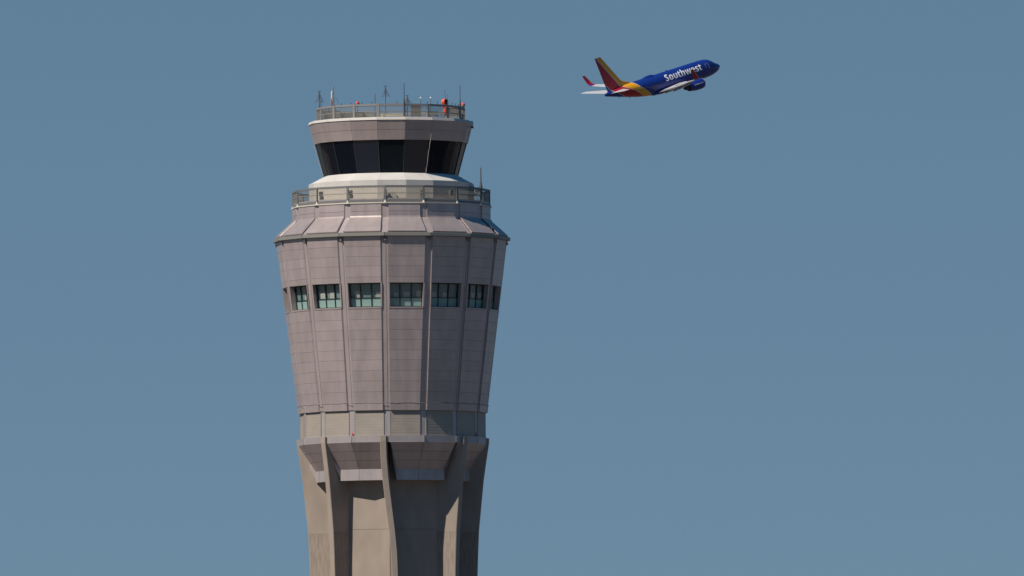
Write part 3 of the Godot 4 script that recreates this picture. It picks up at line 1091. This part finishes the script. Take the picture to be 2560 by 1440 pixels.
func deck_equipment():
	whip("whip_antenna", 224.5, 420.0, 470.0, 98.0, 0.055, "thick dark antenna on the right side of the lower deck railing", "whip antennas", 1.0)
	var floods := [[-173.0, 488.0, 150.0, "far left"], [-98.5, 485.0, 205.0, "left"], [-12.0, 485.0, 222.0, "middle left"], [78.0, 485.0, 212.0, "middle right"], [150.0, 487.0, 165.0, "right"]]
	for e in floods:
		var o := thing("floodlight", spot(e[0], e[1] + 12.0, e[2]), "dark floodlight on a stand inside the lower deck railing, %s one of five" % e[3], "floodlight", "floodlights on the lower deck")
		var st := begin()
		box(st, Vector3(0, .50, 0), Vector3(.22, .34, .24), Basis(Vector3.UP, e[0] / 250.0))
		obj("lamp_head", st, M.equip, o)
		var s2 := begin()
		lathe(s2, Vector3(0, -.28, 0), Vector3.UP, [[0, .12], [.03, .12], [.04, .05], [.62, .05]], 8)
		box(s2, Vector3(.03, .18, 0), Vector3(.32, .24, .2))
		obj("stand", s2, M.equip, o)
	var h := thing("vent_hood", spot(4.0, 497.0, 208.0), "rounded grey vent hood on the white wall behind the lower railing", "vent")
	var hs := begin()
	var rows := []
	for z in [-.12, .2]:
		var r := []
		for k in 13:
			var a := PI * k / 12.0
			r.append(Vector3(cos(a) * .36, .12 + sin(a) * .42, z))
		r.append(Vector3(-.36, -.1, z))
		r.append(Vector3(.36, -.1, z))
		rows.append(r)
	loft(hs, rows)
	obj("hood", hs, mat(.36, .33, .29, .6), h)
	crate("equipment_box", spot(200.0, 484.0, 60.0), Vector3(.5, .9, .5), M.equip, "tall dark cabinet at the right end of the lower deck", "box")
	crate("equipment_box", spot(216.0, 480.0, 60.0), Vector3(.35, .5, .4), M.cream, "pale cabinet at the right end of the lower deck", "box")
	for e in [[-98.0, 1089.0, "on the lower ring left of the middle"], [212.0, 1090.0, "on the lower ring at its right side"]]:
		var z := sqrt(237.0 * 237.0 - e[0] * e[0])
		var o := thing("marker_light", spot(e[0] * .985, e[1], z * .985), "small red light %s" % e[2], "light", "small red lights on the lower ring")
		var st := begin()
		lathe(st, Vector3(0, -.06, 0), Vector3(-.35, 1, 0), [[0, .05], [.03, .05], [.04, .04], [.16, .05]], 8)
		obj("holder", st, M.equip, o)
		var rd := begin()
		lathe(rd, Vector3(-.035, .09, 0), Vector3(-.35, 1, 0), [[0, .05], [.08, .055], [.14, .03], [.15, .005]], 8)
		obj("red_lens", rd, M.red, o)

# ---------------------------------------------------------------- the airliner: x forward, y up, z to its right
const BODY := [[0.0, .02, -.43, -.47], [-.12, .26, -.22, -.70], [-.4, .52, .0, -.95], [-1.0, .92, .36, -1.32], [-1.8, 1.28, .78, -1.62], [-2.6, 1.52, 1.38, -1.80], [-3.3, 1.66, 1.74, -1.91], [-4.2, 1.78, 1.93, -1.97], [-5.4, 1.86, 2.0, -2.0], [-7.0, 1.88, 2.01, -2.0], [-11.0, 1.88, 2.01, -2.0], [-15.0, 1.88, 2.01, -2.0], [-19.0, 1.88, 2.01, -1.98], [-21.5, 1.85, 2.01, -1.82], [-24.0, 1.66, 2.0, -1.35], [-26.5, 1.34, 1.97, -.74], [-29.0, .90, 1.86, -.08], [-31.0, .52, 1.63, .46], [-32.0, .30, 1.43, .72], [-32.4, .10, 1.25, .92]]

func body_at(x: float) -> Array:
	for i in BODY.size() - 1:
		if x >= BODY[i + 1][0]:
			var f: float = (x - BODY[i][0]) / (BODY[i + 1][0] - BODY[i][0])
			return [lerpf(BODY[i][1], BODY[i + 1][1], f), lerpf(BODY[i][2], BODY[i + 1][2], f), lerpf(BODY[i][3], BODY[i + 1][3], f)]
	return [.1, 1.2, .9]

func skin(x: float, phi: float, off: float) -> Vector3:
	# a point on the fuselage: phi up from the right side
	var b := body_at(x)
	var cy: float = (b[1] + b[2]) / 2.0
	return Vector3(x, cy + ((b[1] - b[2]) / 2.0 + off) * sin(phi), (b[0] + off) * cos(phi))

func step_line(z: float, pts: Array) -> float:
	if z <= pts[0][0]:
		return pts[0][1]
	for i in pts.size() - 1:
		if z <= pts[i + 1][0]:
			return lerpf(pts[i][1], pts[i + 1][1], (z - pts[i][0]) / (pts[i + 1][0] - pts[i][0]))
	return pts[-1][1]

func livery() -> ImageTexture:
	# the paint scheme, as seen from the side: 34.5 m by 12.4 m
	var w := 1380
	var h := 496
	var blue := lin(.009, .028, .205)
	var yellow := lin(.66, .31, .008)
	var red := lin(.37, .007, .024)
	var silver := lin(.45, .44, .44)
	var im := Image.create(w, h, false, Image.FORMAT_RGB8)
	im.fill(blue)
	for j in h:
		var z := 9.8 - j * 12.4 / h
		var b1 := step_line(z, [[-1.95, -20.4], [.67, -23.5], [2.2, -24.9], [3.2, -25.6], [4.0, -26.0]])
		var b2 := step_line(z, [[-1.95, -22.0], [.82, -25.8], [2.0, -27.9], [9.2, -32.75]])
		var b3 := step_line(z, [[-2.0, -25.3], [-1.2, -26.3], [1.53, -30.4], [3.57, -32.0], [5.0, -33.2]])
		if z > 4.2:
			b3 = -40.0
		for span in [[b1 + .09, b1 - .09, silver], [b1 - .09, b2 + .09, yellow], [b2 + .09, b2 - .09, silver], [b2 - .09, b3 + .08, red], [b3 + .08, b3 - .08, silver]]:
			var x0 := clampi(int((span[1] + 34.0) / 34.5 * w), 0, w)
			var x1 := clampi(int((span[0] + 34.0) / 34.5 * w), 0, w)
			if x1 > x0:
				im.fill_rect(Rect2i(x0, j, x1 - x0, 1), span[2])
	return ImageTexture.create_from_image(im)

func foil(le: float, te: float, y: float, z: float, th: float, across := Vector3.UP) -> Array:
	var c := le - te
	var out := []
	for e in [[0, 0], [.03, .35], [.12, .8], [.35, 1.0], [.65, .62], [1, .04], [1, -.04], [.65, -.35], [.35, -.6], [.12, -.5], [.03, -.28]]:
		out.append(Vector3(le - c * e[0], y, z) + across * th * 0.5 * e[1])
	return out

func split_to(tris: Array, most: float) -> Array:
	var out := []
	var todo := tris
	while todo.size():
		var t: Array = todo.pop_back()
		var best := 0
		var len_ := 0.0
		for i in 3:
			var l: float = t[i].distance_to(t[(i + 1) % 3])
			if l > len_:
				len_ = l
				best = i
		if len_ <= most:
			out.append(t)
			continue
		var a: Vector3 = t[best]
		var b: Vector3 = t[(best + 1) % 3]
		var c: Vector3 = t[(best + 2) % 3]
		var m := (a + b) / 2.0
		todo.append([a, m, c])
		todo.append([m, b, c])
	return out

func lettering(text: String, width: float, place: Callable, m: Material, parent: Node, most: float):
	var f := SystemFont.new()
	f.font_names = PackedStringArray(["Droid Sans"])
	f.font_weight = 700
	var tm := TextMesh.new()
	tm.text = text
	tm.font = f
	tm.font_size = 64
	tm.pixel_size = 0.01
	tm.depth = 0.0
	var arr := tm.get_mesh_arrays()
	var vs: PackedVector3Array = arr[Mesh.ARRAY_VERTEX]
	var idx = arr[Mesh.ARRAY_INDEX]
	var lo := 1e9
	var hi := -1e9
	var floor_ := 1e9
	for v in vs:
		lo = minf(lo, v.x)
		hi = maxf(hi, v.x)
		floor_ = minf(floor_, v.y)
	var s := width / (hi - lo)
	var tris := []
	var order := []
	if idx != null and idx.size():
		order = Array(idx)
	else:
		order = range(vs.size())
	for i in range(0, order.size() - 2, 3):
		var t := []
		for k in 3:
			var v: Vector3 = vs[order[i + k]]
			t.append(Vector3((v.x - lo) * s, (v.y - floor_) * s, 0))
		tris.append(t)
	var st := begin()
	for t in split_to(tris, most):
		var p := []
		for v in t:
			p.append(place.call(v.x, v.y))
		var n: Vector3 = (p[1] - p[0]).cross(p[2] - p[0])
		if n.length() < 1e-10:
			continue
		face(st, p, Vector3(0, 0.2, 1))
	obj("lettering", st, m, parent)

func airplane():
	var hd := deg_to_rad(38.7)
	var pt := deg_to_rad(16.0)
	var rl := deg_to_rad(1.2)
	var fw := Vector3(cos(hd) * cos(pt), sin(pt), -sin(hd) * cos(pt))
	var rt := Vector3(sin(hd), 0, cos(hd))
	var up := rt.cross(fw)
	var right := rt * cos(rl) - up * sin(rl)
	up = right.cross(fw)
	var a := thing("airliner", Vector3.ZERO, "blue jet airliner with red and yellow tail climbing away to the right", "airplane")
	a.transform = Transform3D(Basis(fw, up, right), Vector3(53.596, 221.094, -1624.395) + up * .45)
	var paint := mat(1, 1, 1, 0.28)
	paint.albedo_texture = livery()
	paint.albedo_color = Color.WHITE
	var side_uv := func(v: Vector3) -> Vector2:
		return Vector2((v.x + 34.0) / 34.5, (9.8 - v.y) / 12.4)
	# fuselage
	var rows := []
	var xs := []
	for i in BODY.size() - 1:
		var parts := 3 if i < 8 else 4
		for k in parts:
			xs.append(lerpf(BODY[i][0], BODY[i + 1][0], float(k) / parts))
	xs.append(-32.4)
	for x in xs:
		var r := []
		for k in 40:
			r.append(skin(x, TAU * k / 40.0, 0.0))
		rows.append(r)
	var st := begin()
	loft(st, rows, true, side_uv)
	var body := obj("fuselage", st, paint, a)
	# belly fairing at the wing
	var bf := begin()
	var br := []
	for e in [[-8.6, .3, .05], [-9.6, 1.3, .35], [-11.2, 1.75, .55], [-14.5, 1.95, .62], [-17.5, 1.9, .6], [-19.6, 1.4, .4], [-21.2, .3, .06]]:
		var r := []
		for k in 20:
			var f := TAU * k / 20.0
			r.append(Vector3(e[0], -1.72 + e[2] * sin(f), e[1] * cos(f)))
		br.append(r)
	loft(bf, br)
	obj("belly_fairing", bf, M.blue, a)
	# cockpit windows, cabin windows, doors
	for s in [1.0, -1.0]:
		for e in [[-2.05, -2.75, .62, 1.05, .30], [-2.2, -3.05, .22, .60, .36], [-3.1, -3.65, .30, .58, .36]]:
			var cw := begin()
			var q := []
			for c in [[e[0], e[2]], [e[0], e[3]], [e[1], e[3]], [e[1], e[2]]]:
				var p := skin(c[0], c[1], 0.02)
				q.append(Vector3(p.x, p.y, p.z * s))
			face(cw, q, Vector3(.4, .4, s))
			obj("cockpit_window", cw, M.black, body)
		var pane := begin()
		var q2 := []
		for k in 10:
			var f := TAU * k / 10.0
			q2.append(Vector3(cos(f) * .12, sin(f) * .17, 0))
		face(pane, q2, Vector3(0, 0, 1))
		var pm := pane.commit()
		for k in 34:
			var x := -6.3 - k * .58
			if absf(x + 14.2) < 0.3:
				continue
			var o := put("cabin_window", pm, M.black, body)
			var p := skin(x, .21, 0.012)
			o.position = Vector3(p.x, p.y, p.z * s)
			o.rotation = Vector3(-.21 * s, 0.0 if s > 0.0 else PI, 0)
		for e in [[-4.75, .86, 1.83], [-28.0, .76, 1.6]]:
			var dr := begin()
			var pts := []
			for k in 33:
				var f := TAU * k / 32.0
				var cx: float = signf(cos(f)) * pow(absf(cos(f)), .35) * e[1] * .5
				var cy: float = signf(sin(f)) * pow(absf(sin(f)), .35) * e[2] * .5
				var p := skin(e[0] + cx, cy / 2.0 + .18, 0.01)
				pts.append(Vector3(p.x, p.y, p.z * s))
			tube(dr, pts, .022, 4)
			obj("door_outline", dr, M.wing_grey, body)
	# name along the right side (and the left), and on the engine
	var put_r := func(tx: float, ty: float) -> Vector3:
		return skin(-16.7 + tx, ty / 2.0 + .06, .025)
	lettering("Southwest", 10.3, put_r, M.letters, body, .35)
	var put_l := func(tx: float, ty: float) -> Vector3:
		var p := skin(-6.7 - tx, ty / 2.0 + .06, .025)
		return Vector3(p.x, p.y, -p.z)
	lettering("Southwest", 10.3, put_l, M.letters, body, .35)
	# blades and the radome on the back
	for e in [[-14.6, 1.57, .34, .36], [-19.2, -1.57, .42, .4], [-25.8, -1.57, .3, .25], [-28.6, -1.57, .3, .25]]:
		var b := begin()
		var p := skin(e[0], e[1], -.05)
		var d := Vector3(0, signf(e[1]), 0)
		loft(b, [[p + Vector3(e[3] * .5, 0, 0), p + Vector3(0, 0, .03), p + Vector3(-e[3] * .5, 0, 0), p + Vector3(0, 0, -.03)], [p + d * e[2] + Vector3(-e[3] * .1, 0, 0), p + d * e[2] + Vector3(-e[3] * .35, 0, .015), p + d * e[2] + Vector3(-e[3] * .6, 0, 0), p + d * e[2] + Vector3(-e[3] * .35, 0, -.015)]])
		obj("blade_antenna", b, M.blue, body)
	var rd := begin()
	var rr := []
	for e in [[-18.3, .05, .02], [-18.6, .5, .22], [-19.2, .62, .36], [-20.2, .62, .34], [-21.2, .4, .18], [-21.9, .08, .02]]:
		var r := []
		for k in 16:
			var f := TAU * k / 16.0
			r.append(Vector3(e[0], 1.96 + e[2] * sin(f), e[1] * cos(f)))
		rr.append(r)
	loft(rd, rr)
	obj("radome", rd, M.blue, body)
	# fin and rudder
	var fs := begin()
	var side := Vector3(0, 0, 1)
	var fr_ := []
	for e in [[1.6, -24.2, -31.5, .14], [2.15, -24.9, -31.6, .18], [2.6, -26.2, -31.7, .2], [3.1, -27.3, -31.82, .22], [6.0, -29.3, -32.4, .16], [9.1, -31.4, -33.05, .10], [9.2, -31.6, -33.05, .07]]:
		fr_.append(foil(e[1], e[2], e[0], 0, e[3], side))
	loft(fs, fr_, true, side_uv)
	obj("vertical_fin", fs, paint, a)
	# tailplanes, wings, winglets, engines: the right one, then its mirror image
	for s in [1.0, -1.0]:
		var flip := func(r: Array) -> Array:
			var o := []
			for p in r:
				o.append(Vector3(p.x, p.y, p.z * s))
			return o
		var ts := begin()
		loft(ts, [flip.call(foil(-27.0, -31.0, 1.12, .3, .38)), flip.call(foil(-31.2, -32.9, 1.85, 7.1, .16)), flip.call(foil(-31.7, -32.95, 1.87, 7.25, .06))])
		obj("tailplane", ts, M.wing, a)
		var ws := begin()
		loft(ws, [flip.call(foil(-10.0, -18.7, -1.5, 1.2, .95)), flip.call(foil(-10.9, -18.6, -1.35, 2.3, .85)), flip.call(foil(-13.3, -18.5, -.95, 5.6, .55)), flip.call(foil(-16.9, -20.0, .1, 11.5, .34)), flip.call(foil(-20.1, -21.6, 1.08, 16.9, .2))])
		var wing := obj("wing", ws, M.wing, a)
		# flaps let down a little behind the wing
		for e in [[2.1, 5.3, -18.3, -18.2, -1.42, -1.05], [5.8, 12.2, -18.3, -20.1, -1.02, .12]]:
			var fl := begin()
			loft(fl, [flip.call(foil(e[2], e[2] - 1.25, e[4] - .12, e[0], .16, Vector3(.25, 1, 0))), flip.call(foil(e[3], e[3] - .8, e[5] - .1, e[1], .12, Vector3(.25, 1, 0)))])
			obj("flap", fl, M.wing_grey, wing)
		for e in [[3.4, -17.2, -1.55, 1.0], [6.6, -17.6, -1.2, .95], [9.2, -18.2, -.68, .85], [11.8, -19.0, -.15, .75]]:
			var tf := begin()
			var tr := []
			for q in [[1.6, .03, 0.06], [1.0, .16, -.04], [0, .24, -.14], [-1.2, .2, -.22], [-2.3, .04, -.34]]:
				tr.append(flip.call(ring(Vector3(e[1] + q[0] * e[3], e[2] + q[2], e[0]), Vector3.RIGHT, q[1] * e[3], 10)))
			loft(tf, tr)
			obj("flap_fairing", tf, M.wing, wing)
		var wl := begin()
		var yel := Color(.40, .21, .035)
		var rdc := Color(.42, .010, .032)
		var blu := Color(.012, .03, .22)
		var wcol := func(i: int, j: int) -> Color:
			if i == 1:
				return rdc if j in [0, 1, 2, 10, 9] else blu
			if i == 0:
				return rdc
			return yel if j in [0, 1, 2, 10, 9] else rdc
		loft(wl, [flip.call(foil(-20.1, -21.6, 1.085, 16.9, .2)), flip.call(foil(-20.35, -21.85, 1.22, 17.35, .2, Vector3(0, .8, -.6))), flip.call(foil(-20.75, -22.1, 1.6, 17.65, .17, Vector3(0, .3, -.95))), flip.call(foil(-21.3, -22.4, 2.4, 17.8, .14, Vector3(0, 0, -1))), flip.call(foil(-22.15, -22.85, 3.55, 17.95, .08, Vector3(0, 0, -1)))], true, null, wcol)
		var wm := mat(1, 1, 1, .3)
		wm.vertex_color_use_as_albedo = true
		obj("winglet", wl, wm, a)
		# engine
		var c := Vector3(-9.5, -2.0, 4.83 * s)
		var en := begin()
		lathe(en, c, Vector3.LEFT, [[.12, .84], [.0, .93], [.03, 1.0], [.25, 1.09], [.9, 1.17], [2.0, 1.17], [3.2, 1.02], [4.1, .86], [4.12, .80], [3.2, .78]], 32)
		var eo := obj("engine", en, M.blue, a)
		var lip := begin()
		lathe(lip, c, Vector3.LEFT, [[.13, .835], [-.012, .93], [.02, 1.012], [.24, 1.096]], 32)
		obj("inlet_lip", lip, M.silver, eo)
		var fan := begin()
		lathe(fan, c + Vector3(-.1, 0, 0), Vector3.LEFT, [[0, .02], [.3, .2], [.6, .3], [.62, .84], [.8, .84]], 24)
		obj("fan", fan, M.exhaust, eo)
		var ex := begin()
		lathe(ex, c, Vector3.LEFT, [[3.3, .6], [4.3, .58], [5.0, .42], [5.02, .34], [5.6, .04]], 20)
		obj("exhaust", ex, M.exhaust, eo)
		var py := begin()
		loft(py, [flip.call(foil(-10.6, -14.6, -1.05, 4.83, .3, side)), flip.call(foil(-11.9, -16.6, -.95, 4.83, .36, side)), flip.call(foil(-12.6, -17.0, -.72, 4.83, .3, side))])
		obj("pylon", py, M.wing_grey, eo)
		var on_engine := func(tx: float, ty: float) -> Vector3:
			var x := (.75 + 2.35 - tx) if s > 0.0 else (.75 + tx)
			var f := ty / 1.2 + .12
			var rr2 := 1.19 - maxf(0.0, x - 2.0) * .125
			return c + Vector3(-x, sin(f) * rr2, cos(f) * rr2 * s)
		lettering("Southwest.com", 2.35, on_engine, M.letters, eo, .3)
